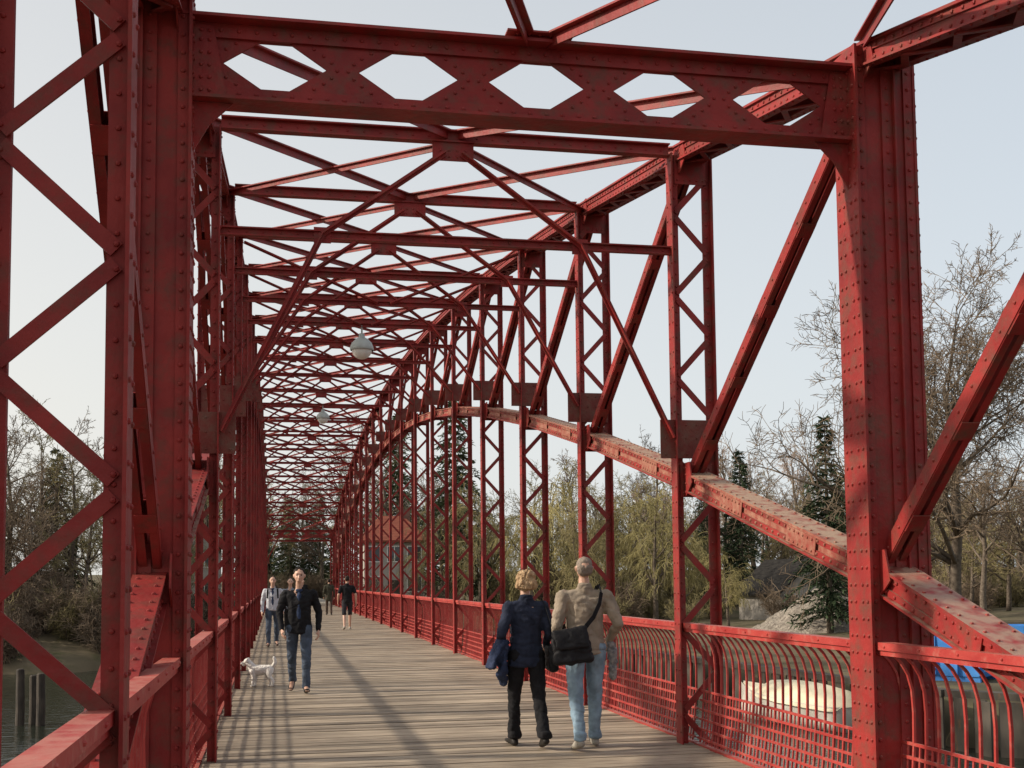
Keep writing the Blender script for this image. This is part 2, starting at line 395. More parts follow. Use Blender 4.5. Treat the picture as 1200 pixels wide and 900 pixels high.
for s in (1,-1):
    brace('lateral_brace',(CX+s*.05,YC(-1),HT(-1)+.42),(XC(s)-s*.1,YC(1)-.05,HT(1)+.11),.10,.07,True)

# railings
RH=1.12
PROF=[(.085,.02),(.115,.25),(.135,.5),(.14,.72),(.132,.86),(.105,.96),(.06,1.035),(.01,1.085)]
def off(z):
    for (a,b2) in zip(PROF,PROF[1:]):
        if a[1]<=z<=b2[1]: return a[0]+(b2[0]-a[0])*(z-a[1])/(b2[1]-a[1])
    return 0
def bal(m,x,y,s):
    for (a,b2) in zip(PROF,PROF[1:]):
        m.box((x+s*a[0],y,a[1]),(x+s*b2[0],y,b2[1]),.016,.020,Y_)
balmesh={}
for s in (1,-1):
    m=MB(); bal(m,0,0,s); balmesh[s]=m.mesh('baluster',REDR)
far=MB()
for s in (1,-1):
    xr=XI[s]+s*.085
    for i in range(-1,22):
        y0=YC(i)+.03; y1=YC(i+1)-.03; m=MB()
        m.bx(xr-.05,xr+.05,y0-.028,y1+.028,RH-.005,RH+.045)
        m.bx(xr-.035,xr+.035,y0-.028,y1+.028,RH-.04,RH-.006)
        for z in (.06,.15,.24,.33,.42,.51): m.bx(xr+s*off(z)-.012,xr+s*off(z)+.004,y0,y1,z-.010,z+.010)
        m.bx(xr+s*.05,xr+s*.12,y0,y1,-.02,.012)
        if i<=3: m.row((xr-s*.05,y0,RH+.02),(xr-s*.05,y1,RH+.02),(-s,0,0),.5,.012)
        n=int((y1-y0)/.15)
        if i<=6:
            for k in range(n-1):
                y=y0+(y1-y0)*(k+1)/n
                m.box((xr+s*.088,y,.02),(xr+s*.117,y,.26),.010,.014,Y_); m.box((xr+s*.117,y,.26),(xr+s*.136,y,.52),.010,.014,Y_)
        r=m.obj('railing',REDR,bridge)
        ind=(s==1 and i in(1,2)) or (s==-1 and i in (1,)) 
        for k in range(n):
            y=y0+(y1-y0)*(k+.5)/n
            if ind:
                o=bpy.data.objects.new('baluster',balmesh[s]); o.location=(xr,y,0); o.parent=r; col.objects.link(o)
            else: bal(far,xr,y,s)
far=far.obj('baluster',REDR,bridge); far['kind']='stuff'

# deck
m=MB(); y=-7.0
while y<89.5:
    w=.17+random.uniform(-.008,.008); dz=random.uniform(-.005,.004)
    m.bx(-.64+random.uniform(-.015,.015),3.98+random.uniform(-.015,.015),y,y+w,-.06+dz,0+dz); y+=w+.016
m.obj('deck',DECK,bridge)
for x in (-.55,.3,1.25,2.1,3.0,3.85):
    m=MB(); m.bx(x-.08,x+.08,-7,89.6,-.36,-.068); m.obj('stringer',RED,bridge)
for i in range(-1,23):
    m=MB(); y=YC(i); m.bx(-1.05,4.4,y-.1,y+.1,-.75,-.37); m.obj('floor_beam',RED,bridge)

# hanging lamps
for i in (5,10):
    zs=HT(i)-1.04; e=empty('hanging_lamp',(CX-.08,YC(i),zs-.42),'round opal glass lamp hanging from the bridge bracing','lamp','globe lamps hung along the bridge')
    pts=[];n=10
    for k in range(n+1):
        a=math.pi*k/n; pts.append((.001+.19*math.sin(a),-.19*math.cos(a)))
    def lathe(pts,S=20):
        mm=MB()
        for r,z in pts:
            for q in range(S): mm.v.append(V3((r*math.cos(q*2*math.pi/S),r*math.sin(q*2*math.pi/S),z)))
        for p in range(len(pts)-1):
            for q in range(S):
                q2=(q+1)%S; mm.f.append((p*S+q,p*S+q2,(p+1)*S+q2,(p+1)*S+q))
        return mm
    lathe(pts).obj('globe',LAMPG,e,True)
    lathe([(.215,-.02),(.225,.0),(.22,.04),(.19,.12),(.12,.19),(.06,.23),(.05,.30),(.001,.31)]).obj('lamp_shade',LAMPM,e,True)
    m=MB(); m.tube([V3((0,0,.3)),V3((0,0,.46))],[.018,.018],8); m.obj('rod',LAMPM,e)

# ------------------------------------------------------------ terrain
def ss(a,b,x):
    t=min(1,max(0,(x-a)/(b-a))); return t*t*(3-2*t)
def shore(y): return 20+(30-y)*1.3 if y<30 else 20-(y-30)*.12
def hgt(x,y):
    wig=1.5*noise.noise(V3((x*.06,y*.06,3)))
    dr=x-shore(y); df=y-79-wig+8*ss(5,12,-x)
    zr=-6+4*ss(-.6,.1,dr)+min(max(0,dr)*.03,1.3) if dr>-.6 else -6
    zf=-6+3.4*ss(-3,1.5,df)+2.0*ss(1,12,df) if df>-3 else -6
    zn=-6+5.5*ss(0,8,-y-8) if y<-8 else -6
    z=max(zr,zf,zn)
    if z>-3: z+=.25*noise.noise(V3((x*.15,y*.15,0)))
    ax=abs(x-1.7)
    if y>82:
        w=(1-ss(4,12,ax))*ss(82,88,y); z=z*(1-w)+(-.08)*w
    if y<-6.5:
        w=(1-ss(4,12,ax))*ss(6.5,9,-y); z=z*(1-w)+(-.08)*w
    if y>70 and z>-3: z+= 5*ss(150,400,y)
    return z
def axis(lo,hi,step,far):
    a=[]; x=lo
    while x<=hi: a.append(x); x+=step
    e=step
    l=lo; r=hi; L=[]; R=[]
    while r<far: e*=1.35; r+=e; l-=e; L.append(l); R.append(r)
    return sorted(L)+a+R
xs=axis(-70,110,1.6,1800); ys=axis(-30,170,1.6,1800)
m=MB()
for yy in ys:
    for xx in xs: m.v.append(V3((xx,yy,hgt(xx,yy))))
W=len(xs)
for j in range(len(ys)-1):
    for i in range(W-1): m.f.append((j*W+i,j*W+i+1,(j+1)*W+i+1,(j+1)*W+i))
o=m.obj('ground',GROUND,None,True); tag(o,kind='structure')
m=MB(); m.v=[V3((-1800,-1800,-3.4)),V3((1800,-1800,-3.4)),V3((1800,1800,-3.4)),V3((-1800,1800,-3.4))]; m.f=[(0,1,2,3)]
o=m.obj('water',WAT); tag(o,kind='structure')
m=MB(); m.bx(-.9,4.3,89.55,118,-.3,.0); o=m.obj('path',PATHM); tag(o,kind='structure')
m=MB(); m.bx(-2.2,5.6,86.6,89.5,-6,-.37); o=m.obj('bridge_abutment',STONE); tag(o,'grey stone abutment under the far end of the bridge','abutment')
for x in (-1.45,4.75):
    e=empty('gate_pillar',(x,90.3,-.3),'pale square stone pillar at the end of the bridge','pillar','stone pillars at the bridge end')
    m=MB(); m.bx(-.42,.42,-.42,.42,0,.7); m.bx(-.35,.35,-.35,.35,.701,4.6); m.obj('shaft',PSTONE,e)
    m=MB(); m.bx(-.46,.46,-.46,.46,4.601,4.8); m.bx(-.38,.38,-.38,.38,4.801,5.0); m.bx(-.22,.22,-.22,.22,5.001,5.2); m.obj('cap',PSTONE,e)
# quay wall
m=MB(); y=8; k=0
while y<79:
    a=.12 if (k//1)%2 else -.12
    x0=shore(y)-.55; x1=shore(y+.5)-.55
    m.box((x0+a,y,-3.9),(x1+a,y+.5,-3.9),.06,4.0); y+=.5; k+=1
for yy in range(8,79,4): m.box((shore(yy)-.5,yy,-1.82),(shore(yy+4)-.5,yy+4,-1.82),.5,.2)
o=m.obj('quay_wall',QUAY); tag(o,'rusty sheet pile quay wall with capping beam','quay wall')

# ------------------------------------------------------------ trees
def rv(r): return V3((r.uniform(-1,1),r.uniform(-1,1),r.uniform(-1,1)))
def make_bare(seed,H,style='oak',nch=None,spread=1.0,mr=.018):
    r=random.Random(seed); T=MB(); Cc=MB()
    nch=nch or {'oak':(14,7,6,4),'birch':(15,6,6,4),'willow':(12,7,7,4)}[style]
    def br(p,d,L,rad,lvl):
        n=(9,6,4,3,2)[lvl]; pts=[p.copy()]; rads=[rad]
        jit=(.10,.22,.3,.35,.4)[lvl]
        bias={'oak':(.05,.03,.05,.02,.0),'birch':(.05,.2,.1,-.1,-.25),'willow':(.05,.1,-.25,-.55,-.8)}[style][lvl]
        endr=max(rad*((.25,.3,.35,.45,.7)[lvl]),mr*.7)
        dirs=[d.copy()]
        for k in range(n):
            d=(d+rv(r)*jit+Z_*bias).normalized(); p=p+d*(L/n); pts.append(p.copy()); dirs.append(d.copy())
            rads.append(rad+(endr-rad)*(k+1)/n)
        (T if lvl<=1 else Cc).tube(pts,rads,(8,5,4,3,3)[lvl])
        if lvl<4:
            nc=nch[lvl]
            for c in range(nc):
                t=r.uniform(.28 if lvl==0 else .2,1.0) if c else 1.0
                f=t*n; i0=min(int(f),n-1); pp=pts[i0].lerp(pts[i0+1],f-i0); dd=dirs[i0]
                side=dd.cross(rv(r)).normalized()
                ang=r.uniform(.6,1.25) if t<.97 else r.uniform(.1,.5)
                if style=='birch': ang*=.7
                nd=(dd*math.cos(ang)+side*math.sin(ang)).normalized()
                if lvl==0:
                    ln=H*(.44*(1-.60*t)+.04)*r.uniform(.75,1.15)*spread
                    if style=='birch': ln*=.65
                else: ln=L*(.60 if lvl==1 else .58)*r.uniform(.6,1.1)*(1-.35*t)
                if style=='willow' and lvl>=1: ln*=1.25
                rr=max((rads[i0])*(.5 if lvl==0 else .55),(mr*2,mr*1.7,mr*1.2,mr)[lvl])
                br(pp,nd,ln,min(rr,(.13,.07,.03,mr)[lvl]*H/16),lvl+1)
    br(V3((0,0,-.4)),V3((r.uniform(-.06,.06),r.uniform(-.06,.06),1)).normalized(),H*.78,H*.021,0)
    return T,Cc
def make_conifer(seed,H,Rm):
    r=random.Random(seed); T=MB(); Cc=MB()
    T.tube([V3((0,0,-.4)),V3((0,0,H*.5)),V3((0,0,H))],[H*.018,H*.011,.02],7)
    h=H*.08
    while h<H*.99:
        R=Rm*(1-h/H)**.75*r.uniform(.75,1.15)+.12
        for b_ in range(8):
            a=r.uniform(0,6.283); L=R*r.uniform(.55,1.2); dr=r.uniform(.1,.5)
            dx,dy=math.cos(a),math.sin(a)
            n=max(3,int(L/.24)); 
            T.tube([V3((0,0,h)),V3((dx*L,dy*L,h-dr*L))],[.03,.008],3)
            for k in range(n):
                t=(k+.6)/n; p=V3((dx*L*t,dy*L*t,h-dr*L*t*t*1.1))
                for q in range(4):
                    sz=r.uniform(.2,.44)*(H/14)**.5
                    d=(V3((dx,dy,-.25))+rv(r)*.8).normalized(); sd=d.cross(rv(r)).normalized()
                    k0=len(Cc.v); Cc.v+=[p-sd*sz*.14,p+sd*sz*.14,p+d*sz+sd*sz*.06,p+d*sz*1.15-Z_*sz*.25,p+d*sz*.9-sd*sz*.08]
                    Cc.f.append((k0,k0+1,k0+2,k0+3,k0+4))
        h+=H*.026
    return T,Cc
def make_bush(seed,H):
    r=random.Random(seed); T=MB(); Cc=MB()
    for k in range(34):
        a=r.uniform(0,6.28); p=V3((math.cos(a)*r.uniform(0,.5),math.sin(a)*r.uniform(0,.5),-.2)); d=V3((math.cos(a)*.5,math.sin(a)*.5,1)).normalized()
        pts=[p.copy()]; L=H*r.uniform(.6,1.1)
        for j in range(5): d=(d+rv(r)*.22).normalized(); p=p+d*L/5; pts.append(p.copy())
        T.tube(pts,[.03,.026,.022,.018,.013,.010],3)
        for j in range(30):
            t=r.uniform(.15,1)*5; i0=min(int(t),4); pp=pts[i0].lerp(pts[i0+1],t-i0); q=[pp.copy()]; dd=(d*.7+rv(r)).normalized(); l=H*r.uniform(.1,.28)
            for z in range(2): dd=(dd+rv(r)*.4).normalized(); pp=pp+dd*l/2; q.append(pp.copy())
            Cc.tube(q,[.014,.012,.010],3)
            q2=q[1]; dd=(dd+rv(r)).normalized(); Cc.tube([q2,q2+dd*l*.6],[.012,.008],3)
    return T,Cc
KIND={}
def reg(k,TC,nameT,bark,crown):
    KIND[k]=(TC[0].mesh('trunk',bark,True),TC[1].mesh('crown',crown,False),nameT)
reg('hero',make_bare(4,16,'oak',(26,11,8,6),1.5,.014),'bare_tree',BARK,TWIG)
reg('oakA',make_bare(1,18,'oak'),'bare_tree',BARK,TWIG)
reg('oakB',make_bare(2,16,'oak'),'bare_tree',BARK,TWIG)
reg('oakC',make_bare(5,15,'oak'),'bare_tree',BARK,TWIGG)
reg('birA',make_bare(11,16,'birch'),'birch_tree',BARK,BIRCH)
reg('wilA',make_bare(21,11,'willow'),'willow_tree',BARK,TWIGY)
reg('wilB',make_bare(22,10,'willow'),'willow_tree',BARK,TWIGG)
reg('conA',make_conifer(31,13,2.5),'conifer_tree',BARK,NEEDLE)
reg('conB',make_conifer(32,16,3.4),'conifer_tree',BARK,NEEDLEB)
reg('buA',make_bush(41,2.6),'bush',BARK,TWIGG)
reg('buB',make_bush(42,3.2),'bush',BARK,TWIG)
LAB={'bare_tree':('tall leafless tree with fine branches on the bank','tree','leafless trees on the banks'),
 'birch_tree':('slender pale birch tree without leaves','tree','birches behind the harbour'),
 'willow_tree':('yellow green willow tree with hanging twigs','tree','willows on the shore'),
 'conifer_tree':('dark green conifer tree on the bank','tree','conifers on the banks'),
 'bush':('leafless bush on the shore','bush','bushes on the shore')}
def plant(k,x,y,sc=1,rot=None,z=None,label=None):
    tm,cm,nm=KIND[k]; l,c,g_=LAB[nm]
    e=empty(nm,(x,y,hgt(x,y) if z is None else z),label or l,c,g_,random.uniform(0,6.28) if rot is None else rot,sc)
    for (nn,me) in (('trunk',tm),('crown',cm)):
        o=bpy.data.objects.new(nn,me); o.parent=e; col.objects.link(o)
plant('hero',33.6,55,1.05,.4,label='tall leafless tree with a spreading crown beside the gravel yard')
plant('oakB',49,70,.78); plant('oakA',41,64,.58,2.0); plant('oakB',45.5,62,.68,1.0); plant('oakC',52,62,.68); plant('oakB',40,70,.7,3.0)
plant('conA',31.0,63.5,.95); plant('conA',36.5,90,.95); plant('conA',34.0,91,.85); plant('conA',46,92,.8)
plant('wilA',26,80,.95); plant('wilB',22,84,.9); plant('wilA',18.5,86,.9); plant('wilB',29.5,84,.7); plant('wilA',27,88,.9); plant('wilB',15,88,1)
plant('wilA',31,88,.75); plant('wilB',24,90,1); plant('wilA',21,92,1.05); plant('wilB',12.5,90,.8); plant('wilA',29,74,.5)
plant('birA',44,108,1.05); plant('birA',47,112,1); plant('birA',41,110,.95); plant('birA',52,110,1.0); plant('birA',25,100,.9); plant('birA',49,104,1)
plant('conB',14.5,97,1.15); plant('conB',11,108,1.1)
plant('conB',-15.0,88,.75)
plant('oakB',-17.5,84,.75); plant('oakC',-10,86,.7); plant('oakC',-24,84,.8); plant('oakB',-15,80,.6); plant('oakC',-12.5,82,.65); plant('oakB',-20,80,.6)
plant('oakB',-13.5,85,.8); plant('oakC',-16.2,86,.9); plant('oakB',-18.5,90,.9); plant('oakC',-11.5,90,.85)
plant('oakC',-4.5,99,.9); plant('oakB',9,100,.9); plant('oakC',-8,108,1); plant('oakB',-6,118,1.1); plant('oakA',6.8,122,1.0); plant('oakC',-5,112,1.1)
for (k_,x_,y_,s_) in (('oakC',-1.5,122,.8),('oakB',4.6,121,.75),('conA',-2.8,124,.85),('conB',6.8,124,.75),('conB',1.6,127,.62),('conA',-.6,130,.75),('conA',3.6,130,.72),('conB',1.5,142,.75),('oakA',3,140,.8),('conB',-2,138,.8),('conB',5,137,.75)): plant(k_,x_,y_,s_)
for k in range(5): plant('buB',-1+k*1.3,120.5+random.uniform(-.5,.8),.8)
rr=random.Random(3)
for k in range(78):
    y=rr.uniform(96,150); t=rr.uniform(-.30,.85); x=t*y
    if abs(x-1.7)<6: continue
    plant(rr.choice(['oakA','oakB','oakC','oakC','birA','oakB','wilB','wilA','oakB','oakC'] if t<.4 else ['oakA','oakB','oakC','oakC','birA','wilB','oakB']),x,y,rr.uniform(.6,.98))
for k in range(36):
    y=rr.uniform(88,106); plant(rr.choice(['oakB','oakC','oakB','birA','wilB']),rr.uniform(.24,.8)*y,y,rr.uniform(.55,.82))
for k in range(14):
    plant(rr.choice(['oakB','oakC','wilB']),rr.uniform(48,85),rr.uniform(66,98),rr.uniform(.45,.7))
for k in range(50):
    x=rr.uniform(-26,12) if k<24 else rr.uniform(-24,-8); 
    if abs(x-1.7)<4.2: x-=9
    yy=rr.uniform(79.5,86) if x>-9 else rr.uniform(72,84)
    plant(rr.choice(['buA','buB','buB']),x,yy,rr.uniform(.6,1.4))
for k in range(56):
    y=rr.uniform(74,97); x=rr.uniform(.18,.75)*y
    if 33<x<39 and y<86: continue
    plant(rr.choice(['buA','buB','buA']),x,y,rr.uniform(.7,1.5))
plant('buB',33.4,75.5,.8); plant('buA',35.3,75,.65)

# ------------------------------------------------------------ buildings
def house(name,x,y,w,d,h,rh,rot,wall,roof,label,hip=False,z=None,nwin=3):
    z=hgt(x,y)-.1 if z is None else z
    e=empty(name,(x,y,z),label,'house',None,rot)
    m=MB(); 
    if hip: m.bx(-w/2,w/2,-d/2,d/2,0,h)
    else:
        m.v=[V3(p) for p in ((-w/2,-d/2,0),(w/2,-d/2,0),(w/2,-d/2,h),(0,-d/2,h+rh),(-w/2,-d/2,h),(-w/2,d/2,0),(w/2,d/2,0),(w/2,d/2,h),(0,d/2,h+rh),(-w/2,d/2,h))]
        m.f=[(0,1,2,3,4),(9,8,7,6,5),(0,4,9,5),(2,1,6,7),(1,0,5,6),(3,2,7,8),(4,3,8,9)]
    m.obj('wall',wall,e)
    m=MB(); ov=.4
    if hip:
        k=[V3((-w/2-ov,-d/2-ov,h)),V3((w/2+ov,-d/2-ov,h)),V3((w/2+ov,d/2+ov,h)),V3((-w/2-ov,d/2+ov,h))]
        m.v=k+[p-Z_*.15 for p in k]+[V3((-w*.2,0,h+rh)),V3((w*.2,0,h+rh))]
        m.f=[(0,1,9,8),(1,2,9),(2,3,8,9),(3,0,8),(7,6,5,4),(0,4,5,1),(1,5,6,2),(2,6,7,3),(3,7,4,0)]
    else:
        for sg in (-1,1):
            a=V3((0,0,h+rh+.08)); b_=V3((sg*(w/2+ov),0,h-ov*rh/(w/2)+.08))
            pts=[a,b_,b_+V3((0,0,.16)),a+V3((0,0,.16))]
            m.poly([p for p in pts],Y_,d+2*ov)
    ro=m.obj('roof',roof,e,fix=True)
    m=MB(); m.bx(w*.18,w*.18+.6,-.3,.3,h+rh*.4,h+rh+.5); m.obj('chimney',BRICK,ro)
    rows=[.7 if h<2.2 else 1.1]+([3.4] if h>4.8 else [])
    for zz in rows:
        for k in range(nwin):
            xx=-w/2+w*(k+.5)/nwin
            if zz<2 and k==nwin//2:
                m=MB(); m.bx(xx-.5,xx+.5,-d/2-.05,-d/2+.02,.05,1.95); m.obj('door',WOODP,e); continue
            m=MB(); m.bx(xx-.5,xx+.5,-d/2-.03,-d/2+.02,zz,zz+1.1); wi=m.obj('window',GLASS,e)
            m=MB()
            for (a,b2,c,dd) in ((-.58,-.5,zz-.08,zz+1.18),(.5,.58,zz-.08,zz+1.18),(-.5,.5,zz-.08,zz),(-.5,.5,zz+1.1,zz+1.18),(-.03,.03,zz,zz+1.1)):
                m.bx(xx+a,xx+b2,-d/2-.06,-d/2+.01,c,dd)
            m.obj('frame',WHITEP,wi)
    return e
house('pavilion_house',9.0,94,4.6,4.4,5.0,2.0,0,PLASTER,ROOFR,'small pale house with low brick red tiled hip roof',True,z=-.3)
house('pale_house',-7.5,102,6,7,5.2,2.5,0,PLASTER,ROOFB,'pale rendered house among trees on the bank')
house('dark_roof_house',36.0,80,5.0,5.5,2.0,2.1,.15,PLASTER,ROOFD,'pale gabled house with steep dark roof by the harbour')

# gravel pile
m=MB(); n=60; R=4.6
for j in range(n+1):
    for i in range(n+1):
        x=(i/n*2-1)*R; y=(j/n*2-1)*R; q=math.hypot(x,y*1.15)/R
        a=math.atan2(y,x); q*=1+.22*noise.noise(V3((math.cos(a)*1.3,math.sin(a)*1.3,1)))
        z=3.1*(1-q) if q<1 else -.3
        z=min(z,2.7-.4*q)+.24*noise.noise(V3((x*1.4,y*1.4,0)))+.10*noise.noise(V3((x*5,y*5,0)))
        m.v.append(V3((x,y,z)))
for j in range(n):
    for i in range(n): m.f.append((j*(n+1)+i,j*(n+1)+i+1,(j+1)*(n+1)+i+1,(j+1)*(n+1)+i))
o=m.obj('gravel_pile',GRAVEL,None,True); o.location=(32.8,67,-1.75); tag(o,'large heap of grey brown gravel on the quay','gravel pile')
# container
def container(x,y,rot,sc=1):
    e=empty('waste_container',(x,y,-1.9),'open blue steel skip container on the quay','container','blue skips on the quay',rot,sc)
    m=MB(); L=2.2;
    m.v=[V3(p) for p in ((-1.6,-.9,.2),(1.6,-.9,.2),(1.6,.9,.2),(-1.6,.9,.2),(-L,-1,1.7),(L,-1,1.7),(L,1,1.7),(-L,1,1.7),(-L+.1,-.9,1.7),(L-.1,-.9,1.7),(L-.1,.9,1.7),(-L+.1,.9,1.7),(-1.5,-.8,.3),(1.5,-.8,.3),(1.5,.8,.3),(-1.5,.8,.3))]
    m.f=[(3,2,1,0)]+[(a,(a+1)%4,4+(a+1)%4,4+a) for a in range(4)]+[(4+a,4+(a+1)%4,8+(a+1)%4,8+a) for a in range(4)]+[(8+a,8+(a+1)%4,12+(a+1)%4,12+a) for a in range(4)]+[(12,13,14,15)]
    for x in (-1.5,-.75,0,.75,1.5): m.bx(x-.05,x+.05,-1.04,-.9,.25,1.66)
    m.bx(-1.5,1.5,-.85,-.7,0,.19); m.bx(-1.5,1.5,.7,.85,0,.19)
    m.obj('body',BLUE,e,fix=True)
container(22.2,37.0,-.9,.95); container(27.6,43.0,-.6,.9)
# boat
def boat(x,y,z,rot,label,sc=1):
    e=empty('moored_boat',(x,y,z),label,'boat',None,rot,sc)
    m=MB(); S=12
    for k in range(S+1):
        t=k/S; yy=-2.8+5.6*t; wv=1.05*math.sin(min(1,(1.02-t)*2.2)*math.pi/2); hh=1.0+.45*t*t
        for a in range(9):
            an=math.pi*a/8; m.v.append(V3((-math.cos(an)*wv,yy,hh-(hh)*math.sin(an)**.6)))
    for k in range(S):
        for a in range(8): m.f.append((k*9+a,k*9+a+1,(k+1)*9+a+1,(k+1)*9+a))
    m.f.append(tuple(range(9)))
    m.obj('hull',HULL,e,True,True)
    m=MB()
    for k in range(S+1):
        t=k/S; yy=-2.85+5.5*t; wv=1.12*math.sin(min(1,(1.02-t)*2.2)*math.pi/2)+.02; hh=.98+.45*t*t
        for a in range(9):
            u=a/8*2-1; m.v.append(V3((u*wv,yy,hh-.12*(abs(u)>.99)+(.6*(1-abs(u))*math.sin(math.pi*min(1,t*1.05+.12))**.5 if 0<t<1 else .0)+.04*noise.noise(V3((u*3,yy*2,1))))))
    for k in range(S):
        for a in range(8): m.f.append((k*9+a,k*9+a+1,(k+1)*9+a+1,(k+1)*9+a))
    m.obj('boat_cover',TARP,e,True)
boat(17.55,38.6,-3.55,.35,'small white boat under a cream cover moored at the quay',.98)
for (x,y,h) in ((-8.9,45.6,1.95),(-8.5,45.9,1.7),(-8.15,45.3,1.8)):
    m=MB(); p=[V3((0,0,-1.5)),V3((.02,0,.6)),V3((0,.01,h))]; m.tube(p,[.16,.15,.14],12); m.tube([V3((0,.01,h)),V3((0,.01,h+.04))],[.12,.11],12)
    o=m.obj('mooring_pile',WOODP); o.location=(x,y,-3.4); tag(o,'dark timber mooring pile standing in the water','mooring pile','mooring piles in the water')

# ------------------------------------------------------------ figures
bm=bmesh.new(); bmesh.ops.create_icosphere(bm,subdivisions=2,radius=1); ICO=[v.co.copy() for v in bm.verts]; bm.free()
def blob(name,prims,mat,voxel,parent,disp=0,ds=14,sm=3):
    V=[];F=[]
    for pr in prims:
        bm=bmesh.new()
        for (c,r) in pr:
            r=(r,r,r) if isinstance(r,(int,float)) else r
            for u in ICO: bm.verts.new((c[0]+u.x*r[0],c[1]+u.y*r[1],c[2]+u.z*r[2]))
        ret=bmesh.ops.convex_hull(bm,input=bm.verts[:],use_existing_faces=False)
        junk=[v for v in bm.verts if not v.link_faces]
        bmesh.ops.delete(bm,geom=junk,context='VERTS')
        bmesh.ops.recalc_face_normals(bm,faces=bm.faces)
        k=len(V); bm.verts.index_update()
        V+=[tuple(v.co) for v in bm.verts]; F+=[tuple(k+v.index for v in f.verts) for f in bm.faces]
        bm.free()
    me=bpy.data.meshes.new(name); me.from_pydata(V,[],F)
    o=bpy.data.objects.new(name,me); col.objects.link(o)
    md=o.modifiers.new('r','REMESH'); md.mode='VOXEL'; md.voxel_size=voxel
    if sm:
        s_=o.modifiers.new('s','SMOOTH'); s_.iterations=sm; s_.factor=.5
    dg=bpy.context.evaluated_depsgraph_get(); dg.update()
    nm=bpy.data.meshes.new_from_object(o.evaluated_get(dg)); o.modifiers.clear(); o.data=nm
    nm.name=name
    if disp:
        nr=[v.normal.copy() for v in nm.vertices]
        for v,n_ in zip(nm.vertices,nr):
            q=noise.noise(V3((v.co.x*ds,v.co.y*ds,v.co.z*ds*.6)))+.5*noise.noise(v.co*ds*2.3)
            cr=1-abs(noise.noise(V3((v.co.x*5+v.co.z*4,v.co.y*5,v.co.z*9)))*2.2)
            v.co+=n_*disp*(q-max(0,cr-.55)*1.6)
    nm.materials.clear(); nm.materials.append(mat)
    nm.polygons.foreach_set('use_smooth',[True]*len(nm.polygons))
    if parent: o.parent=parent
    return o
def cloth(name,c,rough=.85,var=.25,spec=.15):
    return mk(name,tuple(k*(1-var) for k in c),tuple(k*(1+var) for k in c),9,rough=rough,obj=True,bump=.25,bscale=60,spec=spec)
SKIN=mk('skin',(.46,.27,.19),(.54,.33,.24),12,rough=.5,obj=True)
EYEM=mk('eye_dark',(.02,.015,.012),(.03,.02,.02),5,rough=.2,obj=True)
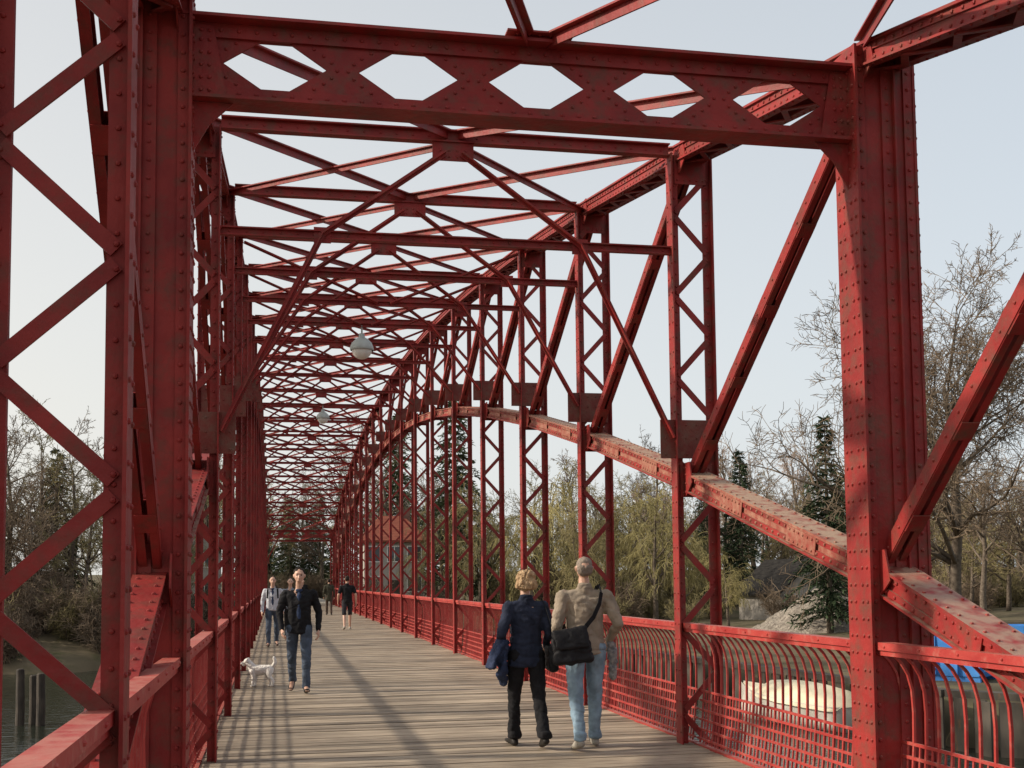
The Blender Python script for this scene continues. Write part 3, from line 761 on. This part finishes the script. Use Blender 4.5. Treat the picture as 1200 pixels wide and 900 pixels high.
def person(label,loc,heading,H,legs,arms,top_c,leg_c,shoe_c,hair_c,voxel=.012,hem=.84,hair='short',shorts=False,sleeve='long',
           flare=0,build=1.0,inner=None,female=False):
    sc=H/1.755
    LEG={}
    for k,sx in (('L',-1),('R',1)):
        th,kn,fp=legs[k]; th=math.radians(th); kn=math.radians(kn); fp=math.radians(fp)
        hip=V3((sx*.09*build,0,.91)); knee=hip+V3((sx*.01,math.sin(th)*.43,-math.cos(th)*.43)); an=th-kn
        ank=knee+V3((0,math.sin(an)*.41,-math.cos(an)*.41))
        def rot(y,z): return V3((0,y*math.cos(fp)-z*math.sin(fp),y*math.sin(fp)+z*math.cos(fp)))
        heel=ank+rot(-.045,-.05); ball=ank+rot(.12,-.055)+V3((sx*.015,0,0)); toe=ank+rot(.185,-.06)+V3((sx*.02,0,0))
        LEG[k]=(hip,knee,ank,heel,ball,toe)
    low=min(min(l[3].z-.035,l[4].z-.03,l[5].z-.024) for l in LEG.values())
    e=empty('person',(loc[0],loc[1],loc[2]-low*sc),label,'person',None,heading,sc)
    bp_=[]; cp=[]; tp=[]
    B=build; hipw=.15*B+(.012 if female else 0)
    pel=((0,-.01,.93),(hipw,.11*B,.09)); wai=((0,0,1.09),((.12 if female else .135)*B,.09*B,.07)); che=((0,.0,1.28),(.155*B,.11*B,.12))
    sw=.165 if female else .185
    bp_+= [[pel,wai],[wai,che],[che,((-sw*.72*B,-.01,1.39),(.07,.065,.055)),((sw*.72*B,-.01,1.39),(.07,.065,.055))],[((0,-.015,1.40),(.09,.06,.05)),((0,0,1.47),.055)],[((0,-.005,1.44),.055),((0,.012,1.55),.05)]]
    hc=1.655
    bp_+= [[((0,-.01,hc),(.076,.092,.098))],[((0,.02,hc-.03),(.066,.075,.07)),((0,.052,1.565),(.032,.034,.024))],
           [((0,.088,hc-.005),.009),((0,.108,hc-.045),.013),((0,.09,hc-.05),.016)],
           [((-.02,.083,hc-.077),.008),((.02,.083,hc-.077),.008),((0,.092,hc-.077),.010)],
           [((-.036,.074,hc+.022),.012),((.036,.074,hc+.022),.012)]]
    for sx in (-1,1): bp_.append([((sx*.077,-.008,hc-.015),(.009,.018,.026)),((sx*.084,-.016,hc-.005),(.006,.016,.022))])
    def g(p,d): return (p[0],tuple(q+d for q in p[1]))
    t_=.016
    hemp=((0,-.005,hem),(hipw+.03,.13*B,.02))
    cp+= [[g(che,t_),g(wai,t_+.018)],[g(wai,t_+.018),hemp],[g(che,t_),((-sw*.74*B,-.01,1.385),(.078,.078,.068)),((sw*.74*B,-.01,1.385),(.078,.078,.068))],
          [((0,-.02,1.42),(.095,.068,.045)),((0,-.012,1.475),(.068,.064,.02))],
          [((0,-.03,1.47),(.072,.058,.016)),((0,-.026,1.50),(.064,.05,.014))]]
    if not female: cp.append([((0,-.05,1.15),(.13*B,.07,.08)),((0,-.05,1.33),(.15*B,.08,.08))])
    tp+= [[((0,-.01,.92),(hipw+.01,.118*B,.085)),((0,0,1.02),(hipw-.01,.105*B,.05))]]
    for k,sx in (('L',-1),('R',1)):
        hip,knee,ank,heel,ball,toe=LEG[k]
        bp_+= [[((hip),(.078*B,.085*B,.08)),((hip.lerp(knee,.5)),.068*B),],[((hip.lerp(knee,.5)),.068*B),(knee,.05)],[(knee,.05),(knee.lerp(ank,.35),(.048,.056,.05))],[(knee.lerp(ank,.35),(.048,.056,.05)),(ank,.034)],
               [(ank,.034),(heel,.028),(ball,(.036,.03,.018)),(toe,(.032,.02,.014))]]
        r0,r1,r2=.094*B,.072,.058+flare
        if shorts:
            tp+= [[((hip),(r0,r0*1.08,.09)),(knee+V3((0,0,.04)),.078)]]
        else:
            tp+= [[((hip),(r0,r0*1.1,.09)),(knee,r1)],[(knee,r1),(knee.lerp(ank,.5),(r1*.86,r1*.92,.05))],[(knee.lerp(ank,.5),(r1*.86,r1*.92,.05)),(ank+V3((0,0,.0)),(r2,r2*1.1,.02))],
                  [(ank+V3((0,-.012,.05)),(r2+.003,r2+.008,.015)),(ank+V3((0,-.012,-.005)),(r2+.006,r2+.012,.016))]]
        el,wr=arms[k]; el=V3(el); wr=V3(wr); sho=V3((sx*sw*B,-.01,1.395))
        bp_+= [[(sho,.052*B),(el,.04)],[(el,.04),(el.lerp(wr,.3),.041)],[(el.lerp(wr,.3),.041),(wr,.025)]]
        if sleeve=='long': cp+= [[(sho,(.07*B,.07*B,.062)),(sho.lerp(el,.5),.062*B)],[(sho.lerp(el,.5),.062*B),(el,.056)],[(el,.056),(wr-(wr-el)*.04,.042)]]
        elif sleeve=='short': cp+= [[(sho,(.068*B,.068*B,.06)),(sho.lerp(el,.7),.062)]]
        d=(wr-el).normalized(); n_=V3((-sx,0,0)); n_=(n_-d*n_.dot(d)).normalized(); t=d.cross(n_); t=t if t.y>0 or t.z>.5 else -t
        kn=[wr+d*.085+t*o_ for o_ in (.032,.011,-.011,-.031)]
        bp_.append([(wr,.022),(wr+d*.03+t*.012,.018)]+[(q,.0135) for q in kn])
        for q,ln in zip(kn,(.072,.082,.076,.06)):
            p=q.copy(); dd=d.copy(); cu=.32
            for sgm in range(3):
                dd=(dd*math.cos(cu)+n_*math.sin(cu)).normalized(); n2=p+dd*ln*(.45,.3,.25)[sgm]
                bp_.append([(p,.0105-sgm*.0008),(n2,.0098-sgm*.0008)]); 
                p=n2; cu+=.12
        p=wr+d*.028+t*.026
        for (q,rr_) in (((d*.6+t*.6+n_*.4).normalized()*.036,.0125),((d*.85+t*.3+n_*.35).normalized()*.03,.011)):
            bp_.append([(p,rr_+.001),(p+q,rr_)]); p=p+q
    blob('body',bp_,SKIN,voxel*.8,e,0,sm=2)
    blob('trousers' if not shorts else 'shorts',tp,leg_c,voxel,e,.010,13)
    blob('jacket' if sleeve=='long' else 'shirt',cp,top_c,voxel,e,.011,11)
    for k in ('L','R'):
        hip,knee,ank,heel,ball,toe=LEG[k]
        blob('shoe',[[(ank+V3((0,0,-.015)),(.04,.045,.03)),(heel,(.036,.034,.034)),(ball,(.045,.04,.028)),(toe+V3((0,-.01,0)),(.036,.028,.022))]],shoe_c,voxel*.9,e,0,sm=1)
    if hair=='short': hp=[[((0,-.022,hc+.024),(.080,.084,.079)),((0,-.045,hc-.02),(.078,.062,.058))]]; hd=.006
    elif hair=='grey': hp=[[((0,-.045,hc-.005),(.080,.062,.055)),((0,-.048,hc-.035),(.074,.056,.05))],[((0,-.018,hc+.03),(.076,.078,.072))]]; hd=.005
    elif hair=='full': hp=[[((0,-.024,hc+.030),(.084,.086,.082)),((0,-.045,hc-.02),(.082,.064,.06))]]; hd=.010
    else: hp=[[((0,-.02,hc+.028),(.102,.10,.088)),((0,-.05,hc-.03),(.108,.08,.06))],[((-.055,-.045,hc-.05),(.06,.062,.055)),((.055,-.045,hc-.05),(.06,.062,.055)),((0,-.07,hc-.055),(.078,.055,.06))]]; hd=.014
    blob('hair',hp,hair_c,voxel*.6,e,hd,28 if hair!='curly' else 30,sm=1)
    for sx in (-1,1):
        blob('eye',[[((sx*.03,.076,hc),(.014,.010,.009))]],EYEM,.004,e,0,sm=0)
    if inner: blob('shirt',[[((0,.055,1.12),(.05,.078,.16)),((0,.05,1.36),(.045,.078,.05))],[((0,.02,1.44),(.06,.055,.03))]],inner,voxel,e,.003)
    bpy.context.view_layer.update()
    return e
NAVY=cloth('navy_cloth',(.022,.028,.050)); BLACK=cloth('black_cloth',(.014,.014,.016)); TAN=cloth('grey_beige_cloth',(.29,.24,.185),var=.18); 
JEANS=cloth('light_denim',(.21,.30,.38)); DJEANS=cloth('dark_denim',(.065,.085,.12)); LEATH=cloth('black_leather',(.014,.014,.016),.55)
SHOEB=cloth('dark_shoes',(.02,.018,.016),.5); SHOEG=cloth('pale_shoes',(.3,.28,.24),.6); GREYH=cloth('grey_hair',(.20,.165,.135),.7)
BLOND=mk('blond_hair',(.27,.17,.09),(.48,.34,.20),22,rough=.7,obj=True,bump=.9,bscale=45,spec=.2)
DARKH=cloth('dark_hair',(.02,.014,.010),.6); WHITEC=cloth('white_cotton',(.5,.52,.57),.8,.1); BLUEW=cloth('dark_blue_cotton',(.03,.045,.09))
HANG={'L':((-.25,-.05,1.12),(-.26,.06,.88)),'R':((.25,-.05,1.12),(.26,.06,.88))}
wom=person('woman with curly blond hair, navy jacket and black trousers',(2.38,11.35,0),.06,1.68,
  {'L':(12,8,4),'R':(-12,14,-14)},{'L':((-.27,-.08,1.13),(-.24,.12,1.0)),'R':((.23,-.05,1.13),(.24,.14,.98))},NAVY,BLACK,SHOEB,BLOND,.009,.80,'curly',flare=.012,female=True,build=1.04)
man=person('man in grey beige jacket and light blue jeans walking away',(2.90,11.1,0),-.05,1.80,
  {'L':(-11,12,-12),'R':(12,6,3)},{'L':((-.27,-.05,1.13),(-.24,.10,.92)),'R':((.30,-.09,1.13),(.26,.13,.97))},TAN,JEANS,SHOEG,GREYH,.009,.86,'grey',build=1.08)
wal=person('dark haired man in open black jacket and jeans walking',(.35,17.7,0),math.pi-.05,1.80,
  {'L':(16,6,8),'R':(-14,18,-16)},{'L':((-.27,-.09,1.13),(-.27,-.02,.88)),'R':((.28,-.02,1.13),(.24,.10,.90))},BLACK,DJEANS,SHOEB,DARKH,.010,.84,'full',build=1.03,inner=BLUEW)
person('man in white shirt and dark trousers walking',(-.05,30.5,0),math.pi,1.74,
  {'L':(-12,14,-10),'R':(14,5,5)},HANG,WHITEC,DJEANS,SHOEB,DARKH,.014,.9,'short',inner=BLUEW)
person('person in grey top and dark trousers walking',(.42,33.5,0),math.pi,1.70,
  {'L':(12,5,5),'R':(-12,14,-10)},HANG,cloth('grey_cotton',(.2,.22,.26)),BLACK,SHOEB,DARKH,.015,.88,'short')
person('man in black shirt and shorts walking away',(2.35,40,0),0,1.78,
  {'L':(-12,16,-14),'R':(14,6,4)},{'L':((-.28,-.03,1.13),(-.29,.1,.92)),'R':((.28,-.05,1.13),(.29,.0,.88))},BLACK,cloth('dark_shorts',(.03,.03,.035)),SHOEG,DARKH,.015,.88,'short',shorts=True,sleeve='short')
person('person in dark olive coat walking away',(2.55,58,0),0,1.72,
  {'L':(10,5,3),'R':(-10,12,-10)},HANG,cloth('olive_cloth',(.05,.05,.035)),cloth('brown_trousers',(.07,.05,.04)),SHOEB,DARKH,.018,.7,'short')
person('person in dark clothes walking',(1.5,66,0),math.pi,1.72,
  {'L':(10,5,3),'R':(-10,12,-10)},HANG,BLACK,DJEANS,SHOEB,DARKH,.018,.8,'short')

def ribbon(name,pts,w,t,mat,parent):
    m=MB()
    for a,b2 in zip(pts,pts[1:]): 
        a=V3(a);b2=V3(b2); n_=(a+b2)/2; n_=V3((n_.x*.6,n_.y,0)); n_=n_.normalized() if n_.length>.01 else Y_
        d=(b2-a).normalized(); m.box(a-d*.004,b2+d*.004,w,t,n_)
    return m.obj(name,mat,parent)
def at_person(p,name,label,cat):
    e=empty(name,p.location,label,cat,None,p.rotation_euler.z,p.scale[0]); return e
e=at_person(man,'shoulder_bag','large black shoulder bag hanging at the man\'s hip','bag')
blob('bag_body',[[((-.31,-.16,1.04),(.035,.03,.03)),((-.06,-.17,1.09),(.035,.03,.03)),((-.27,-.19,.80),(.07,.06,.05)),((-.02,-.2,.83),(.07,.06,.05))]],LEATH,.009,e,.016,9)
blob('bag_flap',[[((-.31,-.175,1.06),(.035,.03,.02)),((-.05,-.19,1.105),(.035,.03,.02)),((-.28,-.24,.93),(.04,.02,.03)),((-.04,-.25,.95),(.04,.02,.03))]],LEATH,.009,e,.010,9)
ribbon('strap',[(-.04,-.185,1.10),(.05,-.165,1.2),(.11,-.15,1.32),(.135,-.12,1.42),(.14,-.04,1.482),(.13,.04,1.47),(.10,.12,1.36),(-.1,.15,1.15),(-.26,.08,1.05),(-.32,-.1,1.06)],.04,.006,BLACK,e)
e=at_person(wom,'handbag','black leather handbag hanging from the woman\'s shoulder','bag')
blob('bag_body',[[((.24,-.14,.98),(.04,.03,.02)),((.26,.10,.99),(.04,.03,.02)),((.25,-.15,.76),(.055,.04,.03)),((.27,.12,.77),(.055,.04,.03))]],LEATH,.009,e,.010,10)
ribbon('strap',[(.25,-.13,.99),(.235,-.10,1.2),(.18,-.09,1.38),(.16,-.02,1.485),(.18,.06,1.43),(.23,.09,1.2),(.26,.09,1.0)],.022,.006,LEATH,e)
e=at_person(wom,'folded_coat','dark blue quilted coat draped over the woman\'s forearm','coat')
blob('coat_cloth',[[((-.26,.0,1.05),(.06,.11,.025)),((-.33,-.02,.92),(.045,.13,.03)),((-.38,-.03,.80),(.05,.14,.03))],[((-.22,.0,1.04),(.04,.1,.02)),((-.27,-.07,.74),(.06,.06,.05)),((-.23,.04,.62),(.03,.06,.03))]],cloth('quilted_navy',(.03,.042,.085)),.009,e,.022,13)
e=at_person(man,'plaid_scarf','grey checked scarf held at the man\'s side','scarf')
blob('scarf_cloth',[[((.27,.10,.94),(.045,.05,.03)),((.29,.06,.78),(.035,.06,.04)),((.27,.04,.62),(.03,.06,.02))]],mk('grey_check',(.12,.12,.13),(.32,.30,.28),30,rough=.9,obj=True),.009,e,.018,16)
e=empty('backpack',(-.05,30.62,0),'small dark backpack on the man\'s back','backpack')
blob('bag_body',[[((-.1,.14,1.38),.04),((.1,.14,1.38),.04),((-.12,.17,1.02),.06),((.12,.17,1.02),.06)]],BLACK,.014,e,.006)
for sx in (-1,1): ribbon('strap',[(sx*.1,-.0,1.5),(sx*.12,-.15-.12,1.42),(sx*.13,-.27,1.2)],.04,.01,BLACK,e)

# dog
FUR=mk('white_fur',(.70,.67,.62),(.80,.78,.74),7,c3=(.52,.42,.32),s3=2.6,t3=(.62,.72),rough=.95,obj=True,bump=.4,bscale=70,spec=.1)
e=empty('dog',(-.20,18.9,0),'fluffy white terrier standing on the bridge planks, tail raised','dog',rot=math.radians(75),scale=.90)
P=[[((0,.12,.275),(.088,.095,.10)),((0,-.02,.28),(.083,.09,.09))],[((0,-.02,.28),(.083,.09,.09)),((0,-.15,.29),(.076,.072,.08))],
   [((0,.15,.32),.075),((0,.22,.40),.058)],[((0,.245,.425),(.062,.062,.056))],[((0,.27,.41),(.044,.036,.038)),((0,.335,.395),(.028,.022,.024))],[((0,.30,.375),(.03,.03,.028))],
   [((0,-.19,.33),.034),((0,-.24,.41),.034)],[((0,-.24,.41),.034),((0,-.225,.49),.024)]]
for sx in (-1,1):
    P+= [[((sx*.048,.13,.26),.05),((sx*.052,.115,.16),.036)],[((sx*.052,.115,.16),.036),((sx*.052,.125,.085),.028)],[((sx*.052,.125,.085),.028),((sx*.052,.125,.025),.025)],[((sx*.052,.125,.02),(.026,.028,.02)),((sx*.052,.155,.016),(.022,.024,.015))]]
    o2=.03*sx
    P+= [[((sx*.046,-.15,.27),(.045,.065,.065)),((sx*.052,-.125+o2,.175),.040)],[((sx*.052,-.125+o2,.175),.040),((sx*.052,-.19+o2,.10),.026)],[((sx*.052,-.19+o2,.10),.026),((sx*.052,-.18+o2,.02),.022)],[((sx*.052,-.18+o2,.02),(.024,.026,.019)),((sx*.052,-.155+o2,.016),(.022,.024,.014))]]
    P+= [[((sx*.036,.225,.475),(.022,.014,.020)),((sx*.062,.245,.435),(.012,.020,.024))]]
blob('body',P,FUR,.007,e,.006,46,1)
blob('nose',[[((0,.362,.40),(.012,.010,.010))]],EYEM,.003,e,sm=0)
for sx in (-1,1): blob('eye',[[((sx*.028,.305,.435),.008)]],EYEM,.003,e,sm=0)

# ------------------------------------------------------------ camera, light
Yc=V3((-278,-103,-1400)).normalized(); Xc=V3((7061,-29.6,-1400)); Xc=(Xc-Yc*Xc.dot(Yc)).normalized(); Zc=Xc.cross(Yc)
cam=bpy.data.cameras.new('Camera'); co=bpy.data.objects.new('Camera',cam); col.objects.link(co)
cam.lens=42; cam.sensor_width=36; cam.shift_y=.1075; cam.clip_end=5000; cam.clip_start=.05
co.matrix_world=Matrix.Translation((0,0,1.6))@Matrix((Xc,Yc,Zc)).to_4x4()
scene.camera=co
el=math.radians(30); az=math.radians(7)
sd=V3((-math.cos(el)*math.cos(az),math.cos(el)*math.sin(az),math.sin(el)))
sun=bpy.data.lights.new('Sun','SUN'); sun.energy=4.6; sun.angle=math.radians(1.6); sun.color=(1,.88,.73)
so=bpy.data.objects.new('Sun',sun); col.objects.link(so); so.rotation_euler=sd.to_track_quat('Z','Y').to_euler()
w=bpy.data.worlds.new('World'); scene.world=w; w.use_nodes=True; nt=w.node_tree
bg=nt.nodes['Background']; sk=nt.nodes.new('ShaderNodeTexSky'); sk.sky_type='NISHITA'; sk.sun_disc=False
sk.sun_elevation=el; sk.sun_rotation=math.atan2(sd.x,sd.y); sk.dust_density=4; sk.air_density=1.1; sk.ozone_density=1.5
tc=nt.nodes.new('ShaderNodeTexCoord'); sx=nt.nodes.new('ShaderNodeSeparateXYZ'); nt.links.new(tc.outputs['Generated'],sx.inputs[0])
mr=nt.nodes.new('ShaderNodeMapRange'); mr.inputs[1].default_value=0; mr.inputs[2].default_value=.5; mr.inputs[3].default_value=.86; mr.inputs[4].default_value=.60
nt.links.new(sx.outputs['Z'],mr.inputs[0])
# haze is warmer and brighter towards the sun side
mc=nt.nodes.new('ShaderNodeMapRange'); mc.inputs[1].default_value=-.5; mc.inputs[2].default_value=.7
nt.links.new(sx.outputs['X'],mc.inputs[0])
hc_=nt.nodes.new('ShaderNodeMixRGB'); hc_.inputs[1].default_value=(7.2,6.85,6.2,1); hc_.inputs[2].default_value=(5.7,6.2,6.6,1)
nt.links.new(mc.outputs[0],hc_.inputs[0])
hz=nt.nodes.new('ShaderNodeMixRGB'); hz.blend_type='MIX'
nt.links.new(mr.outputs[0],hz.inputs[0]); nt.links.new(hc_.outputs[0],hz.inputs[2])
nt.links.new(sk.outputs[0],hz.inputs[1]); nt.links.new(hz.outputs[0],bg.inputs[0]); bg.inputs[1].default_value=.14
